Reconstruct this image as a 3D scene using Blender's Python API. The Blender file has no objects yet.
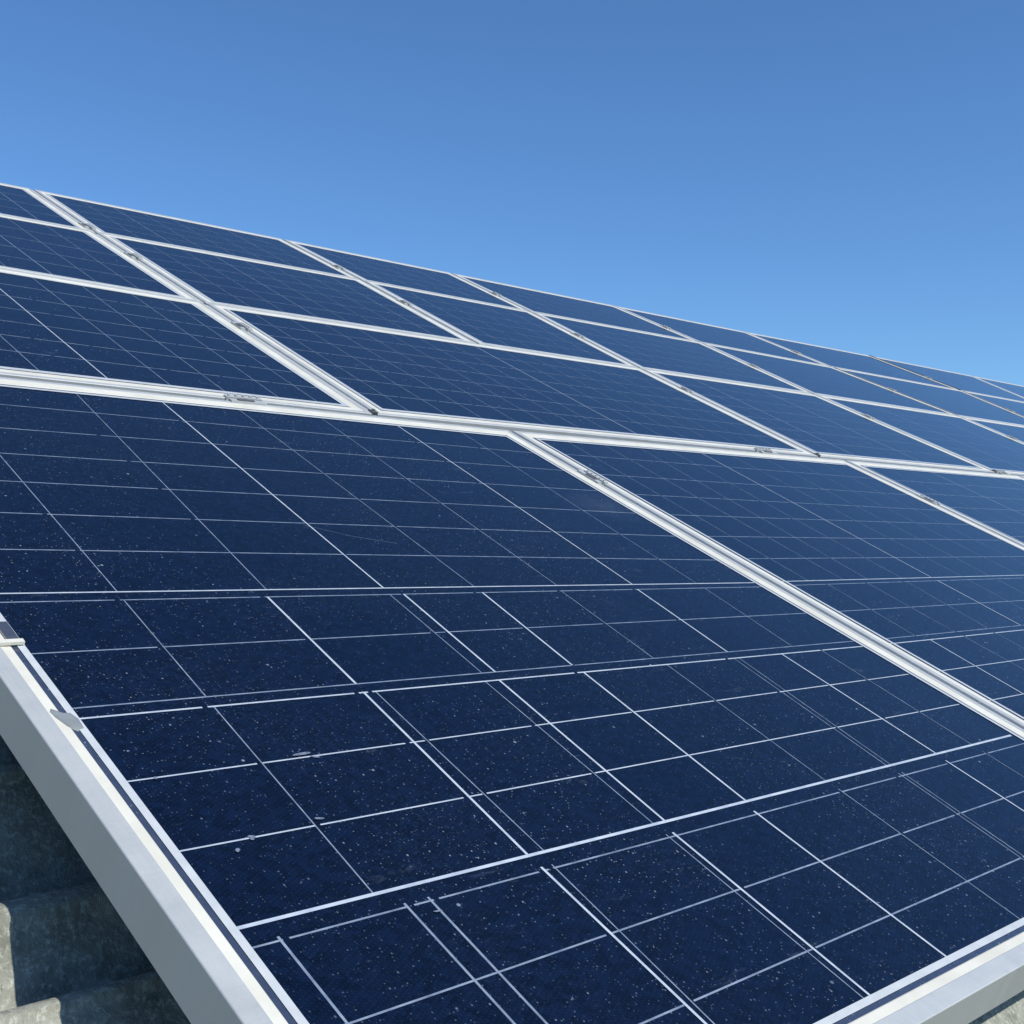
import bpy, bmesh, math, random
from mathutils import Vector, Matrix
random.seed(7)
C = bpy.context.scene
COL = C.collection

# ---------------------------------------------------------------- camera
S = 0.5                                   # metres per layout unit
TILT = math.radians(25.72)
Z0 = 3.2                                  # height of the layout origin above the ground
UW = Vector((0, math.cos(TILT), math.sin(TILT)))       # up the slope
VW = Vector((1, 0, 0))                                  # along the eave
WW = Vector((0, -math.sin(TILT), math.cos(TILT)))       # normal to the slope
ORG = Vector((0, 0, Z0))
def W(u, v, h=0.0):
    """slope coordinates (up-slope, along, height over the glass; layout units) to world"""
    return ORG + (UW*u + VW*v + WW*h)*S

cd = bpy.data.cameras.new('camera'); cam = bpy.data.objects.new('camera', cd); COL.objects.link(cam)
cd.sensor_width = 36; cd.lens = 1221.4/1024*36; cd.clip_start = 0.02; cd.clip_end = 20000
uc = Vector((-0.62891983, 0.41657788, 0.65644705)); vc = Vector((0.71600938, -0.01868298, 0.69784061)); wc = Vector((0.30296935, 0.90890804, -0.28652357))
def camaxis(i, s=1):                      # a camera axis written in world axes
    return (UW*uc[i] + VW*vc[i] + WW*wc[i])*s
R, U_, B_ = camaxis(0), camaxis(1), camaxis(2, -1)
cam.matrix_world = Matrix(((R.x, U_.x, B_.x, 0), (R.y, U_.y, B_.y, 0), (R.z, U_.z, B_.z, 0), (0, 0, 0, 1)))
cam.location = W(0, 0, 1)
C.camera = cam

# ---------------------------------------------------------------- light
sun_dir = (UW*-0.37 + VW*0.155 + WW).normalized()
elev = math.asin(sun_dir.z); azim = math.atan2(sun_dir.x, sun_dir.y)
world = bpy.data.worlds.new('World'); C.world = world; world.use_nodes = True
nt = world.node_tree
bg = nt.nodes['Background']
sky = nt.nodes.new('ShaderNodeTexSky'); sky.sky_type = 'NISHITA'; sky.sun_disc = False
sky.sun_elevation = elev; sky.sun_rotation = azim
sky.air_density = 1.0; sky.dust_density = 0.3; sky.ozone_density = 2.5; sky.altitude = 300
tint = nt.nodes.new('ShaderNodeMix'); tint.data_type = 'RGBA'; tint.blend_type = 'MULTIPLY'; tint.inputs[0].default_value = 1
tint.inputs[7].default_value = (.560, .840, 1.125, 1)      # the deep blue of a very clear sky
nt.links.new(sky.outputs[0], tint.inputs[6]); nt.links.new(tint.outputs[2], bg.inputs[0]); bg.inputs[1].default_value = 0.13
sd = bpy.data.lights.new('sun', 'SUN'); sd.energy = 4.8; sd.angle = math.radians(0.5); sd.color = (1.0, 0.95, 0.86)
so = bpy.data.objects.new('sun', sd); COL.objects.link(so)
so.rotation_euler = sun_dir.to_track_quat('Z', 'Y').to_euler(); so.location = (3, -4, 12)
C.view_settings.view_transform = 'Standard'; C.view_settings.look = 'None'
C.view_settings.exposure = 0.0; C.view_settings.gamma = 1.0

# ---------------------------------------------------------------- materials
def mat(name):
    m = bpy.data.materials.new(name); m.use_nodes = True
    n = m.node_tree; return m, n, n.nodes['Principled BSDF']
def N(n, t, **k):
    o = n.nodes.new(t)
    for a, b in k.items(): setattr(o, a, b)
    return o
def math_(n, op, a, b=None, clamp=False):
    o = N(n, 'ShaderNodeMath', operation=op); o.use_clamp = clamp
    for i, x in enumerate((a, b)):
        if x is None: continue
        if isinstance(x, (int, float)): o.inputs[i].default_value = x
        else: n.links.new(x, o.inputs[i])
    return o.outputs[0]
def maprange(n, x, a, b, c=0., d=1., smooth=False):
    o = N(n, 'ShaderNodeMapRange'); o.clamp = True
    if smooth: o.interpolation_type = 'SMOOTHSTEP'
    n.links.new(x, o.inputs[0])
    for i, q in zip((1, 2, 3, 4), (a, b, c, d)): o.inputs[i].default_value = q
    return o.outputs[0]
def mix(n, f, a, b):
    o = N(n, 'ShaderNodeMix', data_type='RGBA')
    if isinstance(f, (int, float)): o.inputs[0].default_value = f
    else: n.links.new(f, o.inputs[0])
    for i, x in ((6, a), (7, b)):
        if isinstance(x, tuple): o.inputs[i].default_value = (*x, 1)
        else: n.links.new(x, o.inputs[i])
    return o.outputs[2]
def slope_vec(n, su, sv):
    """texture vector along the slope (x = along the eave, y = up the slope), metres, scaled"""
    g = N(n, 'ShaderNodeNewGeometry')
    d1 = N(n, 'ShaderNodeVectorMath', operation='DOT_PRODUCT'); d1.inputs[1].default_value = tuple(VW)
    d2 = N(n, 'ShaderNodeVectorMath', operation='DOT_PRODUCT'); d2.inputs[1].default_value = tuple(UW)
    sub = N(n, 'ShaderNodeVectorMath', operation='SUBTRACT'); sub.inputs[1].default_value = tuple(ORG)
    n.links.new(g.outputs['Position'], sub.inputs[0])
    n.links.new(sub.outputs[0], d1.inputs[0]); n.links.new(sub.outputs[0], d2.inputs[0])
    c = N(n, 'ShaderNodeCombineXYZ')
    n.links.new(math_(n, 'MULTIPLY', d1.outputs['Value'], sv), c.inputs[0])
    n.links.new(math_(n, 'MULTIPLY', d2.outputs['Value'], su), c.inputs[1])
    return c.outputs[0], d2.outputs['Value'], d1.outputs['Value']
def noise(n, vec, scale, detail=4, rough=.55, dist=0):
    o = N(n, 'ShaderNodeTexNoise'); o.inputs['Scale'].default_value = scale; o.inputs['Detail'].default_value = detail
    o.inputs['Roughness'].default_value = rough; o.inputs['Distortion'].default_value = dist
    n.links.new(vec, o.inputs['Vector']); return o.outputs['Fac']
def specks(n, vec, scale, radius, keep):
    """small round grains: a voronoi feature distance, only in some of the cells"""
    o = N(n, 'ShaderNodeTexVoronoi'); o.inputs['Scale'].default_value = scale; n.links.new(vec, o.inputs['Vector'])
    o.voronoi_dimensions = '2D'
    sep = N(n, 'ShaderNodeSeparateColor'); n.links.new(o.outputs['Color'], sep.inputs[0])
    k = math_(n, 'LESS_THAN', sep.outputs[0], keep)
    r = math_(n, 'MULTIPLY', sep.outputs[1], radius)
    d = math_(n, 'SUBTRACT', r, o.outputs['Distance'])
    return math_(n, 'MULTIPLY', k, maprange(n, d, 0, radius*.45)), sep.outputs[2]

def dust_mask(n):
    vec, uu, vv = slope_vec(n, 1, 1)
    big = noise(n, vec, 3.1, 5, .6)
    a, ra = specks(n, vec, 330, .27, .34)
    c_, rc_ = specks(n, vec, 30, .06, .22)
    st, _, _ = slope_vec(n, .75, 1)
    b, rb = specks(n, st, 150, .15, .24)
    clus = maprange(n, big, .38, .66, .25, 1.0)
    f = math_(n, 'ADD', math_(n, 'MULTIPLY', math_(n, 'MULTIPLY', a, ra), .42), math_(n, 'MULTIPLY', b, math_(n, 'MULTIPLY', rb, .60)))
    f = math_(n, 'ADD', f, math_(n, 'MULTIPLY', c_, math_(n, 'MULTIPLY', rc_, .65)))
    f = math_(n, 'MULTIPLY', f, clus)
    # scuffs: short smeared marks
    sv, _, _ = slope_vec(n, 3.2, 1)
    s1 = maprange(n, noise(n, sv, 9, 6, .7, .4), .64, .80)
    f = math_(n, 'ADD', f, math_(n, 'MULTIPLY', s1, .10))
    s2 = math_(n, 'MULTIPLY', maprange(n, noise(n, vec, 260, 3, .7), .52, .75), maprange(n, noise(n, vec, 6, 3), .45, .65))
    f = math_(n, 'ADD', f, math_(n, 'MULTIPLY', s2, .028))
    off = N(n, 'ShaderNodeVectorMath', operation='SUBTRACT'); off.inputs[1].default_value = (1.455, 1.185, 0); n.links.new(vec, off.inputs[0])
    sc = N(n, 'ShaderNodeVectorMath', operation='MULTIPLY'); sc.inputs[1].default_value = (1, 1.5, 0); n.links.new(off.outputs[0], sc.inputs[0])
    ln = N(n, 'ShaderNodeVectorMath', operation='LENGTH'); n.links.new(sc.outputs[0], ln.inputs[0])
    patch = math_(n, 'MULTIPLY', maprange(n, ln.outputs['Value'], .11, .0, smooth=True), maprange(n, noise(n, vec, 30, 5, .7), .3, .7, .3, 1))
    f = math_(n, 'ADD', f, math_(n, 'MULTIPLY', patch, .05))     # a dusty haze beside the nearest clamp
    film = maprange(n, noise(n, vec, 1.7, 6, .62), .3, .75, .0, .003)
    return math_(n, 'ADD', f, film, clamp=True), vec, uu, vv

def glassy(name, base, extra=None, coat_ior=1.43, dust_amount=1.0):
    m, n, p = mat(name)
    d, vec, uu, vv = dust_mask(n)
    if dust_amount != 1: d = math_(n, 'MULTIPLY', d, dust_amount)
    col = extra(n, vec, uu, vv) if extra else base
    c2 = mix(n, d, col, (.44, .54, .66))
    if isinstance(c2, tuple): p.inputs['Base Color'].default_value = (*c2, 1)
    else: n.links.new(c2, p.inputs['Base Color'])
    p.inputs['Roughness'].default_value = .45
    p.inputs['IOR'].default_value = 1.3
    p.inputs['Specular IOR Level'].default_value = .0
    p.inputs['Coat Weight'].default_value = 1.0
    p.inputs['Coat IOR'].default_value = coat_ior
    rr = math_(n, 'ADD', maprange(n, noise(n, vec, 2.3, 4), .3, .7, .05, .11), math_(n, 'MULTIPLY', d, .5))
    n.links.new(rr, p.inputs['Coat Roughness'])
    bmp = N(n, 'ShaderNodeBump'); bmp.inputs['Strength'].default_value = .02; bmp.inputs['Distance'].default_value = .002
    n.links.new(noise(n, vec, 420, 2), bmp.inputs['Height']); n.links.new(bmp.outputs[0], p.inputs['Coat Normal'])
    return m

def cell_colour(n, vec, uu, vv):
    # polycrystalline grain and the fine printed fingers
    g1 = N(n, 'ShaderNodeTexVoronoi'); g1.inputs['Scale'].default_value = 170; g1.voronoi_dimensions = '2D'; n.links.new(vec, g1.inputs['Vector'])
    sep = N(n, 'ShaderNodeSeparateColor'); n.links.new(g1.outputs['Color'], sep.inputs[0])
    c = mix(n, maprange(n, sep.outputs[0], 0, 1), (.0005, .0026, .0103), (.0019, .0066, .0245))
    d1 = math_(n, 'ADD', vv, math_(n, 'MULTIPLY', uu, .35)); d2 = math_(n, 'SUBTRACT', uu, math_(n, 'MULTIPLY', vv, .5))
    fv = math_(n, 'SINE', math_(n, 'MULTIPLY', d1, 2*math.pi/.0034))
    fu = math_(n, 'SINE', math_(n, 'MULTIPLY', d2, 2*math.pi/.0040))
    f = math_(n, 'MULTIPLY', maprange(n, fv, .3, 1.0), maprange(n, fu, -.2, 1.0))
    f = math_(n, 'MULTIPLY', f, .016)
    return mix(n, f, c, (.30, .36, .48))
M_CELL = glassy('cells under glass', None, cell_colour)
def line_colour(lo, hi):
    def f(n, vec, uu, vv):
        return mix(n, maprange(n, noise(n, vec, 60, 3), .3, .7), lo, hi)
    return f
M_STRONG = glassy('bright cell gap', None, line_colour((.33, .39, .47), (.48, .54, .60)), dust_amount=.5)
M_THIN = glassy('silver ribbon', None, line_colour((.11, .15, .22), (.25, .31, .39)), dust_amount=.5)
M_BORDER = glassy('white backsheet under glass', None, line_colour((.43, .46, .475), (.50, .53, .54)), dust_amount=.4)
M_DARK = glassy('dark margin under glass', None, line_colour((.030, .045, .085), (.045, .062, .105)))

def aluminium(name, base, metallic, rough, streak):
    m, n, p = mat(name)
    tc = N(n, 'ShaderNodeTexCoord')
    vec, uu, vv = slope_vec(n, 1, 1)
    g = noise(n, vec, 24, 5, .6)
    fine = noise(n, tc.outputs['Object'], 650, 2)
    f = math_(n, 'ADD', math_(n, 'MULTIPLY', g, .7), math_(n, 'MULTIPLY', fine, .3))
    c = mix(n, maprange(n, f, .35, .65), tuple(b*(1-streak) for b in base), base)
    for su, sv in ((.6, 40), (40, .6)):
        st, _, _ = slope_vec(n, su, sv)
        c = mix(n, math_(n, 'MULTIPLY', maprange(n, noise(n, st, 9, 5, .75), .50, .72), .16), c, tuple(b*.60 for b in base))
    dirt = maprange(n, noise(n, tc.outputs['Object'], 70, 4, .7), .70, .78)
    c = mix(n, math_(n, 'MULTIPLY', dirt, .30), c, (.16, .15, .13))
    n.links.new(c, p.inputs['Base Color'])
    p.inputs['Metallic'].default_value = metallic
    n.links.new(maprange(n, g, .3, .7, rough-.06, rough+.08), p.inputs['Roughness'])
    b = N(n, 'ShaderNodeBump'); b.inputs['Strength'].default_value = .06; b.inputs['Distance'].default_value = .0006
    n.links.new(fine, b.inputs['Height']); n.links.new(b.outputs[0], p.inputs['Normal'])
    return m
M_ALU = aluminium('anodised aluminium', (.50, .52, .515), .26, .44, .10)
M_CLAMP = aluminium('bare aluminium', (.50, .51, .52), .6, .38, .12)
M_STEEL = aluminium('stainless bolt', (.34, .34, .35), .9, .35, .2)
def sealm():
    m, n, p = mat('cream edge seal')
    vec, uu, vv = slope_vec(n, 1, 1)
    g = noise(n, vec, 14, 5, .6)
    c = mix(n, maprange(n, g, .35, .68), (.53, .52, .445), (.65, .64, .56))
    d = maprange(n, noise(n, vec, 75, 4, .7), .68, .78)
    c = mix(n, math_(n, 'MULTIPLY', d, .35), c, (.38, .33, .27))
    n.links.new(c, p.inputs['Base Color']); p.inputs['Roughness'].default_value = .55
    return m
M_SEAL = sealm()
def plain(name, col, rough=.6, metallic=0, vary=.15, scale=60):
    m, n, p = mat(name)
    tc = N(n, 'ShaderNodeTexCoord')
    g = noise(n, tc.outputs['Object'], scale, 5)
    n.links.new(mix(n, maprange(n, g, .3, .7), tuple(x*(1-vary) for x in col), tuple(min(1, x*(1+vary)) for x in col)), p.inputs['Base Color'])
    p.inputs['Roughness'].default_value = rough; p.inputs['Metallic'].default_value = metallic
    return m
M_SMEAR = plain('grey sealant', (.20, .225, .235), .6)
M_SPLASH = plain('dried splash', (.12, .15, .21), .8, vary=.5, scale=400)
M_BLACK = plain('dark rubber and pocket shade', (.08, .085, .09), .6)  # rubber of the seam caps, and the painted shade of the clamp pockets
M_RAIL = plain('mill aluminium', (.45, .46, .47), .45, .5)
M_WALL = plain('rendered wall', (.50, .47, .41), .85, scale=8)
M_GROUND = plain('ground', (.10, .12, .05), .95, vary=.35, scale=2)

def roofm():
    m, n, p = mat('weathered fibre cement')
    vec, uu, vv = slope_vec(n, 1, 1)
    st, _, _ = slope_vec(n, 1, .22)
    a = noise(n, vec, 22, 8, .68)
    b = noise(n, st, 60, 6, .7, .5)
    c = mix(n, maprange(n, a, .40, .62), (.18, .19, .155), (.34, .35, .30))
    c = mix(n, math_(n, 'MULTIPLY', maprange(n, b, .56, .70), .55), c, (.17, .145, .11))
    li = N(n, 'ShaderNodeTexVoronoi'); li.inputs['Scale'].default_value = 190; n.links.new(vec, li.inputs['Vector'])
    spot = maprange(n, noise(n, vec, 170, 5, .75), .50, .68)
    c = mix(n, math_(n, 'MULTIPLY', spot, .75), c, (.62, .65, .56))
    dk = maprange(n, noise(n, vec, 110, 6, .8), .60, .66)
    c = mix(n, math_(n, 'MULTIPLY', dk, .6), c, (.08, .07, .06))
    n.links.new(c, p.inputs['Base Color']); p.inputs['Roughness'].default_value = .85
    bm_ = N(n, 'ShaderNodeBump'); bm_.inputs['Strength'].default_value = .8; bm_.inputs['Distance'].default_value = .004
    n.links.new(noise(n, vec, 150, 6, .7), bm_.inputs['Height']); n.links.new(bm_.outputs[0], p.inputs['Normal'])
    return m
M_ROOF = roofm()

# ---------------------------------------------------------------- helpers
def tag(o, label=None, cat=None, group=None, kind=None):
    if label: o['label'] = label
    if cat: o['category'] = cat
    if group: o['group'] = group
    if kind: o['kind'] = kind
    return o
def empty(name, loc, label, cat, group=None):
    o = bpy.data.objects.new(name, None); COL.objects.link(o); o.location = loc; o.empty_display_size = .05
    return tag(o, label, cat, group)
def link(name, bm, mats, parent=None, smooth=False):
    me = bpy.data.meshes.new(name)
    bmesh.ops.recalc_face_normals(bm, faces=bm.faces)
    if parent is not None:
        bmesh.ops.translate(bm, verts=bm.verts, vec=-parent.location)
    bm.to_mesh(me); bm.free()
    for m in (mats if isinstance(mats, (list, tuple)) else [mats]): me.materials.append(m)
    if smooth:
        for p in me.polygons: p.use_smooth = True
    o = bpy.data.objects.new(name, me); COL.objects.link(o)
    if parent is not None: o.parent = parent
    return o
def flat(bm, pts, h, mi=0):
    """a polygon on the slope, facing up; pts = (u, v)"""
    f = bm.faces.new([bm.verts.new(W(u, v, h)) for u, v in pts])
    f.normal_update()
    if f.normal.dot(WW) < 0: f.normal_flip()
    f.material_index = mi
    return f
def slab(bm, pts, h0, h1, mi=0):
    lo = [bm.verts.new(W(u, v, h0)) for u, v in pts]; hi = [bm.verts.new(W(u, v, h1)) for u, v in pts]
    fs = [bm.faces.new(lo), bm.faces.new(hi)]
    k = len(pts)
    for i in range(k): fs.append(bm.faces.new((lo[i], lo[(i+1) % k], hi[(i+1) % k], hi[i])))
    for f in fs: f.material_index = mi
    return fs
def rect(u0, u1, v0, v1): return [(u0, v0), (u0, v1), (u1, v1), (u1, v0)]
def inset(q, d, mul=(1, 1, 1, 1)):
    """quad corners moved inwards by d (q counter-clockwise or clockwise, u/v pairs)"""
    k = len(q); cx = sum(p[0] for p in q)/k; cy = sum(p[1] for p in q)/k
    lines = []
    for i in range(k):
        a, b = q[i], q[(i+1) % k]
        nx, ny = b[1]-a[1], -(b[0]-a[0]); L = math.hypot(nx, ny); nx /= L; ny /= L
        if (cx-a[0])*nx + (cy-a[1])*ny < 0: nx, ny = -nx, -ny
        lines.append((nx, ny, nx*a[0]+ny*a[1]+(d[i] if isinstance(d, (tuple, list)) else d)*mul[i]))
    out = []
    for i in range(k):
        a, b = lines[i-1], lines[i]
        D = a[0]*b[1]-a[1]*b[0]
        out.append(((a[2]*b[1]-a[1]*b[2])/D, (a[0]*b[2]-a[2]*b[0])/D))
    return out
def ring(bm, q, prof, mi=0, mul=(1, 1, 1, 1)):
    """sweep a closed profile of (inset, height) round the quad q"""
    loops = [[bm.verts.new(W(u, v, h)) for u, v in inset(q, d, mul)] for d, h in prof]
    k = len(prof)
    for j in range(k):
        a, b = loops[j], loops[(j+1) % k]
        for i in range(4):
            f = bm.faces.new((a[i], a[(i+1) % 4], b[(i+1) % 4], b[i])); f.material_index = mi
def strip_ring(bm, q, d0, d1, h, mi, mul=(1, 1, 1, 1)):
    a, b = inset(q, d0, mul), inset(q, d1, mul)
    for i in range(4):
        j = (i+1) % 4
        flat(bm, [a[i], a[j], b[j], b[i]], h, mi)

# ---------------------------------------------------------------- the building under the array
H_ROOF = -0.285
bld = empty('building', (3.5, 1.8, 0), 'low building under the panels with a weathered grey corrugated roof', 'building')
PITCH, AMP = .298, .050
def roof_h(u):
    k = 0                                   # crest positions, closer together where two sheets lap
    if u < .86: ph = (u-.86)/.30-2
    elif u < 1.16: ph = (u-1.16)/.30-1
    elif u < 1.345: ph = (u-1.345)/.185
    elif u < 1.68: ph = (u-1.345)/.335
    else: ph = 1+(u-1.68)/.30
    a = AMP*(.7 if .86 < u < 1.345 else 1)
    t = ph*2*math.pi
    lap = -.010*(ph-math.floor(ph)) if .86 < u < 2.0 else 0      # each sheet edge lies on the next
    return H_ROOF + AMP + lap + a*(math.cos(t)-1 + .20*math.sin(2*t))
def build_roof():
    bm = bmesh.new()
    u0, u1, v0, v1 = .18, 7.2, -2.2, 18.0
    nu = int((u1-u0)/PITCH*44)
    vs = [v0, .2, v1]
    top = []; bot = []
    for i in range(nu+1):
        u = u0+(u1-u0)*i/nu
        top.append([bm.verts.new(W(u, v, roof_h(u))) for v in vs])
        bot.append([bm.verts.new(W(u, v, roof_h(u)-.014)) for v in vs])
    for i in range(nu):
        for j in range(len(vs)-1):
            bm.faces.new((top[i][j], top[i][j+1], top[i+1][j+1], top[i+1][j]))
            bm.faces.new((bot[i][j], bot[i+1][j], bot[i+1][j+1], bot[i][j+1]))
    for i in range(nu):
        for j in (0, len(vs)-1): bm.faces.new((top[i][j], top[i+1][j], bot[i+1][j], bot[i][j]))
    for i in (0, nu):
        for j in range(len(vs)-1): bm.faces.new((top[i][j], top[i][j+1], bot[i][j+1], bot[i][j]))
    return link('roof', bm, M_ROOF, bld, smooth=True)
roof = build_roof()
def build_walls():
    bm = bmesh.new()
    lo = W(.32, -2.0, H_ROOF-.12); hi = W(7.0, 17.8, H_ROOF-.12)
    x0, x1, y0, y1 = lo.x, hi.x, lo.y, hi.y
    p = [Vector((x0, y0, 0)), Vector((x1, y0, 0)), Vector((x1, y1, 0)), Vector((x0, y1, 0))]
    t = [Vector((x0, y0, lo.z)), Vector((x1, y0, lo.z)), Vector((x1, y1, hi.z)), Vector((x0, y1, hi.z))]
    a = [bm.verts.new(x) for x in p]; b = [bm.verts.new(x) for x in t]
    for i in range(4): bm.faces.new((a[i], a[(i+1) % 4], b[(i+1) % 4], b[i]))
    bm.faces.new(b)
    link('wall', bm, M_WALL, bld)
build_walls()
bm = bmesh.new()
g = 9000
bm.faces.new([bm.verts.new(Vector(p)) for p in ((-g, -g, 0), (g, -g, 0), (g, g, 0), (-g, g, 0))])
tag(link('ground', bm, M_GROUND), kind='structure')

# ---------------------------------------------------------------- solar panels
def lin(pts, v):
    if v <= pts[0][0]: return pts[0][1]
    for (a, x), (b, y) in zip(pts, pts[1:]):
        if v <= b: return x+(y-x)*(v-a)/(b-a)
    return pts[-1][1]
BOT = [(.747, .4795), (12, .49)]
RAIL = [(-.2, 3.155), (.747, 3.118), (3.077, 3.042), (5.375, 3.055), (12, 3.085)]
LINE2 = [(-.2, 4.42), (1.7, 4.325), (2.49, 4.287), (4.0, 4.312), (5.22, 4.335), (7.1, 4.375), (9.2, 4.405), (11.3, 4.43), (13.3, 4.45)]
LINE3 = [(1.0, 5.285), (2.49, 5.33), (4.0, 5.385), (5.3, 5.39), (7.1, 5.44), (8.9, 5.46), (11.3, 5.51), (13.4, 5.545), (16, 5.58)]
TOP = [(1.0, 6.05), (2.49, 6.14), (4.0, 6.19), (5.3, 6.22), (7.0, 6.27), (8.8, 6.33), (11.1, 6.46), (13.5, 6.56), (16, 6.66)]
# dividers: (v at the lower boundary, v at the upper boundary)
ROWS = [
 ('bottom', BOT, RAIL, [(.747, .747), (3.140, 3.077), (5.40, 5.395), (7.43, 7.43), (9.6, 9.6)]),
 ('second', RAIL, LINE2, [(-.2, -.2), (2.49, 2.485), (5.20, 5.225), (7.17, 7.06), (9.22, 9.20), (11.3, 11.3)]),
 ('third', LINE2, LINE3, [(1.0, 1.0), (2.485, 2.475), (3.985, 4.015), (5.225, 5.32), (7.06, 7.10), (9.2, 8.90), (11.22, 11.32), (13.3, 13.3)]),
 ('top', LINE3, TOP, [(1.0, 1.0), (2.475, 2.49), (4.015, 3.985), (5.32, 5.316), (7.1, 7.0), (8.9, 8.785), (11.32, 11.11), (13.34, 13.58), (15.9, 15.9)]),
]
G = .0120
D_LIP, D_SEAL, D_DARK, D_WHITE = .033, .0505, .060, .0725
HG = -.0034                                # glass surface under the frame's top
def frame_profile(D_LIP, b=.0016):
    def add(x, k): return tuple(p+k for p in x)
    return [(0, -.078), (0, -b), (b*.4, -b*.4), (b, 0),
            (add(D_LIP, -b), 0), (add(D_LIP, -b*.3), -b*.4), (D_LIP, -b), (D_LIP, -.0075), (.006, -.0075), (.006, -.072), (.05, -.072), (.05, -.078)]

GRID = {}
def seg_lines(bm, ulines, vlines, wn, ws):
    """cell pattern: ulines = (v0, v1, u0, u1, strong), vlines = (u_at_v0, u_at_v1, v0, v1, width, material)"""
    for (ua, va, ub, vb, w, mi) in ulines + vlines:
        du, dv = ub-ua, vb-va; L = math.hypot(du, dv)
        if L < .01: continue
        nu, nv = -dv/L*w/2, du/L*w/2
        lay = {1: .0006, 2: .0003, 3: .0009}[mi]
        flat(bm, [(ua+nu, va+nv), (ub+nu, vb+nv), (ub-nu, vb-nv), (ua-nu, va-nv)], HG+lay+(.0002 if abs(du) > abs(dv) else 0), mi)

def broken(ua, va, ub, vb, w, mi, cuts, gap=.0022):
    """a line with small interruptions where the ribbons cross it"""
    out = []; last = 0.0
    for c in sorted(cuts):
        if c-gap <= last or c+gap >= 1 or random.random() < .3: continue
        out.append((ua+(ub-ua)*last, va+(vb-va)*last, ua+(ub-ua)*(c-gap), va+(vb-va)*(c-gap), w, mi)); last = c+gap
    out.append((ua+(ub-ua)*last, va+(vb-va)*last, ub, vb, w, mi))
    return out

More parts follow.
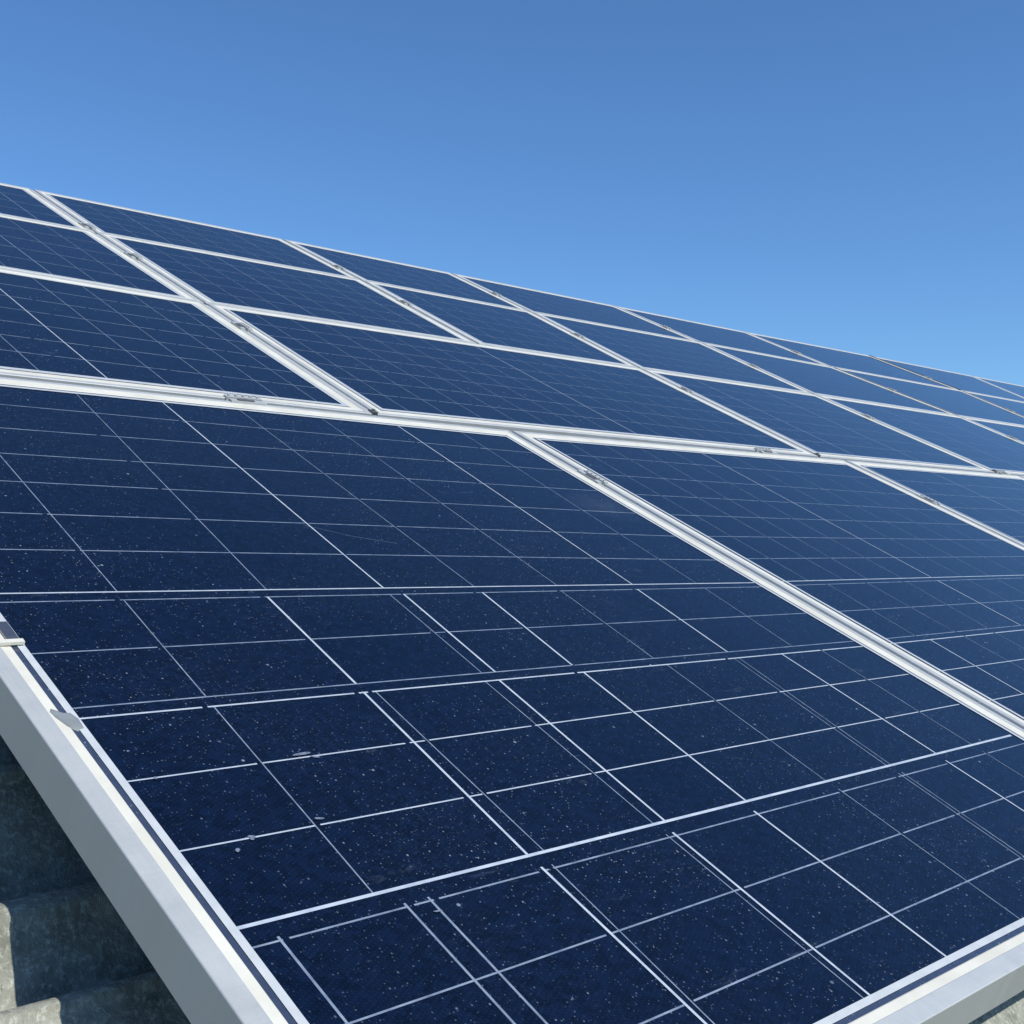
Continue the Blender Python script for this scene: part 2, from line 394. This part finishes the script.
def foreground_grid(side):
    ul = []; vl = []
    sw, tw = .0050, .0023
    if side == 'A':
        e0, e1 = .81, 3.03
        top = lambda v: lin([(.82, 3.045), (3.0, 2.972)], v)
        up = [(1.057, 1.083, 0), (1.374, 1.442, 0), (1.668, 1.69, 1), (1.932, 1.934, 0), (2.205, 2.222, 0), (2.485, 2.518, 1), (2.755, 2.79, 0)]
        m1 = [(1.046, 1.055, 0), (1.348, 1.358, 1), (1.655, 1.664, 0), (1.690, 1.702, 1), (1.913, 1.932, 1), (2.180, 2.192, 0), (2.457, 2.475, 1), (2.734, 2.757, 0)]
        m2 = [(1.032, 1.044, 0), (1.328, 1.345, 1), (1.364, 1.371, 0), (1.630, 1.638, 0), (1.660, 1.675, 1), (1.898, 1.918, 1), (2.174, 2.193, 0), (2.417, 2.446, 0), (2.434, 2.466, 0), (2.639, 2.645, 1), (2.818, 2.826, 0)]
        lo = [(.866, .861, 2), (1.064, 1.063, 2), (1.106, 1.105, 2), (1.326, 1.329, 1), (1.337, 1.352, 0), (1.629, 1.629, 0), (1.646, 1.647, 1), (1.887, 1.885, 1), (2.168, 2.177, 0), (2.40, 2.418, 0), (2.415, 2.433, 0), (2.628, 2.634, 1), (2.815, 2.818, 0)]
        skew = lambda v: lin([(.82, .042), (1.3, .022), (1.9, .012), (2.9, -.012)], v)
    else:
        e0, e1 = 3.13, 5.33
        top = lambda v: lin([(3.1, 2.973), (5.3, 2.985)], v)
        up = [(3.313, 3.318, 0), (3.516, 3.522, 0), (3.665, 3.735, 0), (3.89, 3.935, 0), (4.098, 4.14, 1), (4.33, 4.36, 0), (4.555, 4.61, 0), (4.81, 4.84, 0), (5.045, 5.08, 0)]
        m1 = [(3.371, 3.385, 0), (3.618, 3.622, 0), (3.85, 3.88, 0), (4.09, 4.10, 1), (4.31, 4.33, 0), (4.54, 4.56, 0), (4.79, 4.81, 0), (5.03, 5.05, 0)]
        m2 = [(3.395, 3.41, 1), (3.626, 3.624, 0), (3.84, 3.845, 0), (4.07, 4.09, 1), (4.30, 4.31, 0), (4.53, 4.54, 0), (4.78, 4.79, 0), (5.02, 5.03, 0)]
        lo = [(3.40, 3.40, 1), (3.63, 3.63, 0), (3.85, 3.85, 1), (4.07, 4.07, 0), (4.31, 4.31, 0), (4.55, 4.55, 0)]
        skew = lambda v: -.012
    def sec(lst, lo2, hi2):
        for a, b, s in lst:
            at_ = lambda p, v: p if isinstance(p, float) else p[0]+(p[1]-p[0])*(v-e0)/(e1-e0)
            ulo = at_(lo2, a); uhi = None if hi2 is None else at_(hi2, b)
            w = {0: tw, 1: sw*(.75 if uhi is None else 1), 2: .0040}[s]
            ub = top(b) if uhi is None else uhi
            ul.append((ulo, a, ub, b, w if s != 1 or uhi is not None else .0042, {0: 2, 1: 1, 2: 2}[s]))
    L_ = {'A': ((1.888, 1.824), (1.856, 1.798), (1.511, 1.470), (1.481, 1.440), (.990, .986)), 'B': ((1.826, 1.797), (1.800, 1.775), (1.466, 1.448), (1.438, 1.420), (.985, .980))}[side]
    sec(up, L_[0], None); sec(m1, L_[2], L_[1]); sec(m2, L_[4], L_[3]); sec(lo, .552, .960)
    vs = [x[0] for x in up]
    cut = lambda lst: [(x[0]-e0+.0)/(e1-e0) + (random.random()-.3)*.008 for x in lst]
    A_ = side == 'A'
    for p, q in (zip((2.893, 2.722, 2.560, 2.401, 2.236, 2.067), (2.813, 2.660, 2.490, 2.314, 2.143, 1.975)) if A_
                 else zip((2.825, 2.645, 2.475, 2.310, 2.145, 1.982), (2.812, 2.620, 2.445, 2.290, 2.128, 1.965))):
        vl.extend(broken(p, e0, q, e1, .0031, 2, cut(up)))
    def fore(a, b, w, mi, lst=None):
        if lst is None: vl.append((a, e0, b, e1, w, mi))
        else: vl.extend(broken(a, e0, b, e1, w, mi, cut(lst)))
    for pa, pb, wd, mi, lst in (
        ((1.888, 1.824), (1.826, 1.797), .0042, 1, None), ((1.856, 1.798), (1.800, 1.775), .0031, 2, m1),
        ((1.679, 1.634), (1.632, 1.603), .0030, 2, m1),
        ((1.511, 1.470), (1.466, 1.448), .0031, 2, m1), ((1.481, 1.440), (1.438, 1.420), .0040, 1, m2),
        ((1.313, 1.289), (1.283, 1.262), .0030, 1, m2), ((1.149, 1.135), (1.127, 1.112), .0030, 1, m2),
        ((.990, .986), (.985, .980), .0062, 1, None), ((.953, .949), (.948, .943), .0031, 2, lo),
        ((.802, .814), (.815, .82), .0031, 2, lo), ((.653, .668), (.669, .676), .0031, 2, lo)):
        p = pa if A_ else pb
        fore(p[0], p[1], wd, mi, lst)
    if A_:                                  # scratches and scuffs on the glass
        for c in (((2.19, 1.66), (2.13, 1.76), (2.09, 1.87)),):
            for (x0, y0), (x1, y1) in zip(c, c[1:]): ul.append((x0, y0, x1, y1, .0009, 2))
    return ul, vl

def regular_grid(q, row, idx, mul):
    a = inset(q, D_WHITE+.002, mul)
    u00, u01 = a[0][0], a[1][0]; u10, u11 = a[3][0], a[2][0]      # q order: (lo,v0) (lo,v1) (hi,v1) (hi,v0)
    v00, v01 = a[0][1], a[1][1]; v10, v11 = a[3][1], a[2][1]
    P = lambda s, t: (  # s up the panel, t along it
        (u00*(1-t)+u01*t)*(1-s)+(u10*(1-t)+u11*t)*s, (v00*(1-t)+v01*t)*(1-s)+(v10*(1-t)+v11*t)*s)
    ul = []; vl = []
    vp = {0: .235, 1: .184 if idx == 0 else .18, 2: .17, 3: .17}[row]
    up = {0: .163, 1: .163, 2: .155, 3: .15}[row]
    n = max(3, round((v01-v00)/vp)); m = max(3, round((u10-u00)/up))
    fade = 1.0
    ribbon = random.randint(1, 3)
    if (row, idx) == (1, 0): ts = [((x-v00)/(v01-v00), x == 1.60) for x in (.67, .86, 1.04, 1.22, 1.405, 1.60, 1.795, 1.975, 2.165, 2.31)]
    elif (row, idx) == (1, 1): ts = [((x-v00)/(v01-v00), abs(x-3.91) < .02) for x in [2.69+.174*k for k in range(14)]]
    else: ts = [(i/n, i % 4 == ribbon) for i in range(1, n)]
    for t, strong in ts:
        w = .0042 if strong else .0027
        (x0, y0), (x1, y1) = P(0, t), P(1, t)
        ul.append((x0, y0, x1, y1, w*fade, 1 if strong and row < 2 else 2))
    for j in range(1, m):
        s = j/m
        (x0, y0), (x1, y1) = P(s, 0), P(s, 1)
        vl.extend(broken(x0, y0, x1, y1, .0034, 2, [i/n+.02/n for i in range(1, n)], .002))
    return ul, vl

ORD = ['leftmost', 'second from the left', 'third from the left', 'fourth from the left', 'fifth from the left', 'sixth from the left', 'seventh from the left', 'eighth from the left']
def panel_label(row, i):
    if row == 0 and i == 0: return 'largest solar panel in the foreground, dusty dark blue cells, bottom row corner'
    rn = ['bottom row, just above the shaded corrugated roof side', 'second row up from the bottom', 'third row up, one below the top row', 'top row against the blue sky'][row]
    look = ['dark blue', 'navy blue', 'mid blue', 'pale blue reflecting'][0 if row == 0 else min(3, 1+(i > 2)+(i > 4))]
    rn = ['bottom row', 'second row up from the bottom', 'third row up', 'top row against the sky'][row]
    return f'{look} solar panel, {ORD[i]} in the {rn}'
SPLASH = [(1.318, 1.117, .0035, .020, 0), (1.306, 1.135, .0025, .008, .3), (1.160, 1.052, .0035, .009, .2), (1.148, .930, .006, .006, .4), (1.128, .896, .005, .004, .3), (.700, 1.0, .002, .008, .1), (1.31, .862, .004, .003, 0), (.93, 1.10, .002, .008, .2)]
PANELS = {}
for r, (rn, lo_, hi_, divs) in enumerate(ROWS):
    for i in range(len(divs)-1):
        (a0, a1), (b0, b1) = divs[i], divs[i+1]
        q = [(lin(lo_, a0)+(G if r else 0), a0+(G if i else 0)), (lin(lo_, b0)+(G if r else 0), b0-G), (lin(hi_, b1)-(G if r < 3 else 0), b1-G), (lin(hi_, a1)-(G if r < 3 else 0), a1+(G if i else 0))]
        e = empty('solar_panel', W(q[0][0], q[0][1], -.078), panel_label(r, i), 'solar panel', 'solar panels mounted on the roof')
        mul = [(1, 1, 1, 1), (1, 1, .62, 1), (.5, .9, .42, .9), (.42, .8, .8, .8)][r]
        lip = (D_LIP if r == 0 else .018, .018, .018 if r < 3 else .04, D_LIP if (r == 0 and i == 0) else .022)
        lipa = lambda k: tuple(p+k for p in lip)
        bm = bmesh.new(); ring(bm, q, frame_profile(lip), 0, mul)
        if i:                     # shallow joint channel beside the frame
            w_ = 2*G-.002
            slab(bm, [(q[0][0]+.002, q[0][1]-w_), (q[0][0]+.002, q[0][1]-.0006), (q[3][0], q[3][1]-.0006), (q[3][0], q[3][1]-w_)], -.013, -.009 if r == 0 else -.006)
        if r > 1:                            # the joint to the row below is closed the same way
            w_ = 2*G-.002
            slab(bm, [(q[0][0]-.0006, q[0][1]), (q[1][0]-.0006, q[1][1]), (q[1][0]-w_, q[1][1]), (q[0][0]-w_, q[0][1])], -.008, -.003)
        link('frame', bm, M_ALU, e)
        bm = bmesh.new()
        slab(bm, inset(q, lipa(-.009), mul), -.0072, HG, 0)
        if r == 0: strip_ring(bm, q, D_SEAL, D_DARK, HG+.0003, 4, mul)
        strip_ring(bm, q, D_DARK if r == 0 else (D_SEAL+.003 if r == 1 else D_SEAL), D_WHITE, HG+.0014, 3, mul)
        if r == 0 and i < 2: ul, vl = foreground_grid('AB'[i])
        else: ul, vl = regular_grid(q, r, i, mul)
        seg_lines(bm, ul, vl, 0, 0)
        if (r, i) == (0, 0):
            for cu, cv, ru, rv, an in SPLASH:
                pts = []
                for k in range(9):
                    t_ = k/9*2*math.pi; rr = random.uniform(.6, 1.15)
                    x, y = ru*rr*math.cos(t_), rv*rr*math.sin(t_)
                    pts.append((cu+x*math.cos(an)-y*math.sin(an), cv+x*math.sin(an)+y*math.cos(an)))
                flat(bm, pts, HG+.0016, 5)
        link('cell_sheet', bm, [M_CELL, M_STRONG, M_THIN, M_BORDER, M_DARK, M_SPLASH], e)
        bm = bmesh.new(); ring(bm, q, [(lipa(-.004), -.0070), (lipa(-.001), -.0012), (D_SEAL-.002, HG+.0012), (D_SEAL, HG+.0002), (D_SEAL, -.0070)], 0, mul)
        link('edge_seal', bm, M_SEAL, e)
        PANELS[(r, i)] = (e, q)

# ---------------------------------------------------------------- things fixed to the array
def bolt_bm(u, v, h, r=.011, hh=.010):
    bm = bmesh.new()
    for (rr, z0, z1, k) in ((r*1.35, h, h+.0025, 20), (r, h+.0025, h+hh, 6)):
        a = [(u+rr*math.cos(2*math.pi*j/k), v+rr*math.sin(2*math.pi*j/k)) for j in range(k)]
        slab(bm, a, z0, z1)
    return bm
def clamp(u, v, along, label, size=.062, dark=True):
    """a mid clamp bridging the seam: a ribbed plate with a pocket and an upright web, and its bolt"""
    e = empty('mid_clamp', W(u, v, 0), label, 'clamp', 'clamps on the seams between panels')
    hl, hw = size, .026
    def rc(a0, a1, b0, b1):
        return rect(u+a0, u+a1, v+b0, v+b1) if along == 'u' else rect(u+b0, u+b1, v+a0, v+a1)
    bm = bmesh.new()
    slab(bm, rc(-hl, hl, -hw, -.010), .0006, .0060); slab(bm, rc(-hl, hl, .010, hw), .0006, .0060)
    slab(bm, rc(-hl, hl, -.010, -.0072), -.016, .0060); slab(bm, rc(-hl, hl, .0072, .010), -.016, .0060)
    slab(bm, rc(-hl, hl, -.0071, .0071), -.016, -.010)
    for k in range(5):                     # grip ribs
        a = -hl+.012+k*(2*hl-.024)/4
        slab(bm, rc(a-.003, a+.003, .0115, hw-.002), .0060, .0100)
    link('plate', bm, M_ALU, e)
    link('bolt', bolt_bm(u, v, -.0095, .0065, .014), M_STEEL, e)
    bm = bmesh.new(); slab(bm, rc(-hl*.62, hl*.30, -.024, -.0115), .0062, .0085); link('pocket_shade', bm, M_BLACK, e)  # raised dark slab: the shade of the clamp's pocket put into its colour
    return e
SEAMS = [  # row, divider index, list of up-slope positions
 (0, 1, [2.60]), (0, 2, [2.555]),
 (1, 1, [3.98]), (1, 2, [3.985]), (1, 3, [3.965]), (1, 4, [3.95]),
 (2, 1, [4.93]), (2, 2, [4.965]), (2, 3, [4.91]), (2, 4, [4.92]), (2, 5, [4.95]), (2, 6, [4.95]),
 (3, 1, [5.42]), (3, 2, [5.612]), (3, 3, [5.74]), (3, 4, [5.76]), (3, 5, [5.80]), (3, 6, [5.84]),
]
RN = ['bottom row', 'second row up', 'third row up', 'top row']
for r, k, us in SEAMS:
    _, lo_, hi_, divs = ROWS[r]
    for u in us:
        a, b = divs[k]; ul_, uh_ = lin(lo_, a), lin(hi_, b)
        v = a+(b-a)*(u-ul_)/(uh_-ul_)
        lab = f'small metal clamp right of the {ORD[k-1]} panel, {RN[r]}'
        if (r, k) == (0, 1): lab = 'nearest ribbed metal clamp, on the wide seam right of the foreground panel'
        clamp(u, v, 'u', lab, .052 if r == 0 else .040)
for v, lab in ((2.0, 'metal clamp on the long rail above the foreground panel, near the left edge'), (4.73, 'metal clamp on the long rail above the second panel of the bottom row'), (7.24, 'metal clamp on the long rail near the right edge of the picture')):
    clamp(lin(RAIL, v)+.004, v, 'v', lab)
def seam_cap(k, lab):
    v = ROWS[1][3][k][0]; u = lin(RAIL, v)+.022
    e = empty('seam_stop', W(u, v, 0), lab, 'cap', 'dark caps where seams meet the long rail')
    bm = bmesh.new(); slab(bm, rect(u-.008, u+.016, v-.013, v+.013), .0008, .0055)
    link('plug', bm, M_BLACK, e); link('bolt', bolt_bm(u+.004, v, .0055, .006, .006), M_STEEL, e)
for k, t in ((1, 'dark cap at the foot of the wide light seam, left part of the long rail'), (2, 'dark cap at the foot of the seam in the middle of the long rail'), (3, 'dark cap on the long rail beside the right edge of the picture')):
    seam_cap(k, t)
def cover_strip(r, k, s0, s1, lab, wid=.020):
    _, lo_, hi_, divs = ROWS[r]
    a, b = divs[k]; ul_, uh_ = lin(lo_, a), lin(hi_, b)
    f = lambda s: (ul_+(uh_-ul_)*s, a+(b-a)*s)
    (x0, y0), (x1, y1) = f(s0), f(s1)
    bm = bmesh.new(); w = wid
    slab(bm, [(x0, y0-w), (x0, y0+w), (x1, y1+w), (x1, y1-w)], .0006, .0022)
    slab(bm, [(x0, y0-.006), (x0, y0+.006), (x1, y1+.006), (x1, y1-.006)], .0022, .0055)
    tag(link('cover_strip', bm, plain('weathered strip', (.05, .055, .065) if r == 3 else (.30, .32, .33), .6)), lab, 'cover strip', 'dark strips over seams')
cover_strip(3, 6, .0, 1.0, 'dark strip over the seam reaching the sky in the top row, right part', .012)
cover_strip(2, 6, .02, .98, 'dark strip over the seam in the third row near the right edge', .009)
cover_strip(2, 5, .02, .98, 'thin dark grey strip over the fifth seam of the third row', .006)

# end clamp and sealant on the near left frame of the foreground panel
e = empty('end_clamp', W(1.72, .79, 0), 'cream coloured clamp wrapped over the left frame of the foreground panel', 'clamp')
bm = bmesh.new()
slab(bm, rect(1.703, 1.714, .776, .818), .0005, .0060); slab(bm, rect(1.714, 1.719, .779, .815), .0005, .0030)
link('band', bm, M_SEAL, e)
bm = bmesh.new(); slab(bm, rect(1.7195, 1.78, .796, .816), -.0024, .0016); link('plate', bm, M_STEEL, e)
def blob(name, pts, h0, h1, m, lab):
    bm = bmesh.new(); n_ = len(pts); cu = sum(p[0] for p in pts)/n_; cv = sum(p[1] for p in pts)/n_
    lo = [bm.verts.new(W(u, v, h0)) for u, v in pts]
    mid = [bm.verts.new(W(cu+(u-cu)*.88, cv+(v-cv)*.88, h1*.7+h0*.3)) for u, v in pts]
    top = [bm.verts.new(W(cu+(u-cu)*.5, cv+(v-cv)*.5, h1)) for u, v in pts]
    for a, b in ((lo, mid), (mid, top)):
        for i in range(n_): bm.faces.new((a[i], a[(i+1) % n_], b[(i+1) % n_], b[i]))
    bm.faces.new(top)
    return tag(link(name, bm, m, smooth=True), lab, 'sealant')
blob('sealant_patch', [(1.515, .786), (1.500, .800), (1.497, .812), (1.478, .818), (1.452, .816), (1.449, .804), (1.462, .793), (1.488, .784), (1.506, .781)], -.0030, .0004, M_SMEAR, 'grey dab of sealant across the inner left edge of the foreground panel')

# mounting rails under the panels, standing on the roof
def mount_rail(u_fn, v0, v1, lab):
    bm = bmesh.new()
    a, b = u_fn(v0), u_fn(v1)
    slab(bm, [(a-.04, v0), (b-.04, v1), (b+.04, v1), (a+.04, v0)], -.079-.085, -.079)
    o = tag(empty('mounting_rail', W(a, v0, -.079), lab, 'rail', 'rails under the panels'))
    link('beam', bm, M_RAIL, o)
    n = max(2, int((v1-v0)/1.6))
    for k in range(n+1):
        v = v0+.15+(v1-v0-.3)*k/n; u = a+(b-a)*(v-v0)/(v1-v0)
        bm = bmesh.new(); slab(bm, rect(u-.03, u+.03, v-.04, v+.04), roof_h(u)-.02, -.1645); link('foot', bm, M_RAIL, o)
TXT = [('lower', .3), ('upper', .78)]
for r, (rn, lo_, hi_, divs) in enumerate(ROWS):
    for nm, s in TXT:
        mount_rail(lambda v: lin(lo_, v)*(1-s)+lin(hi_, v)*s, divs[0][0]+.12, divs[-1][0]-.05, f'{nm} grey aluminium mounting rail hidden under the {RN[r]} of panels')
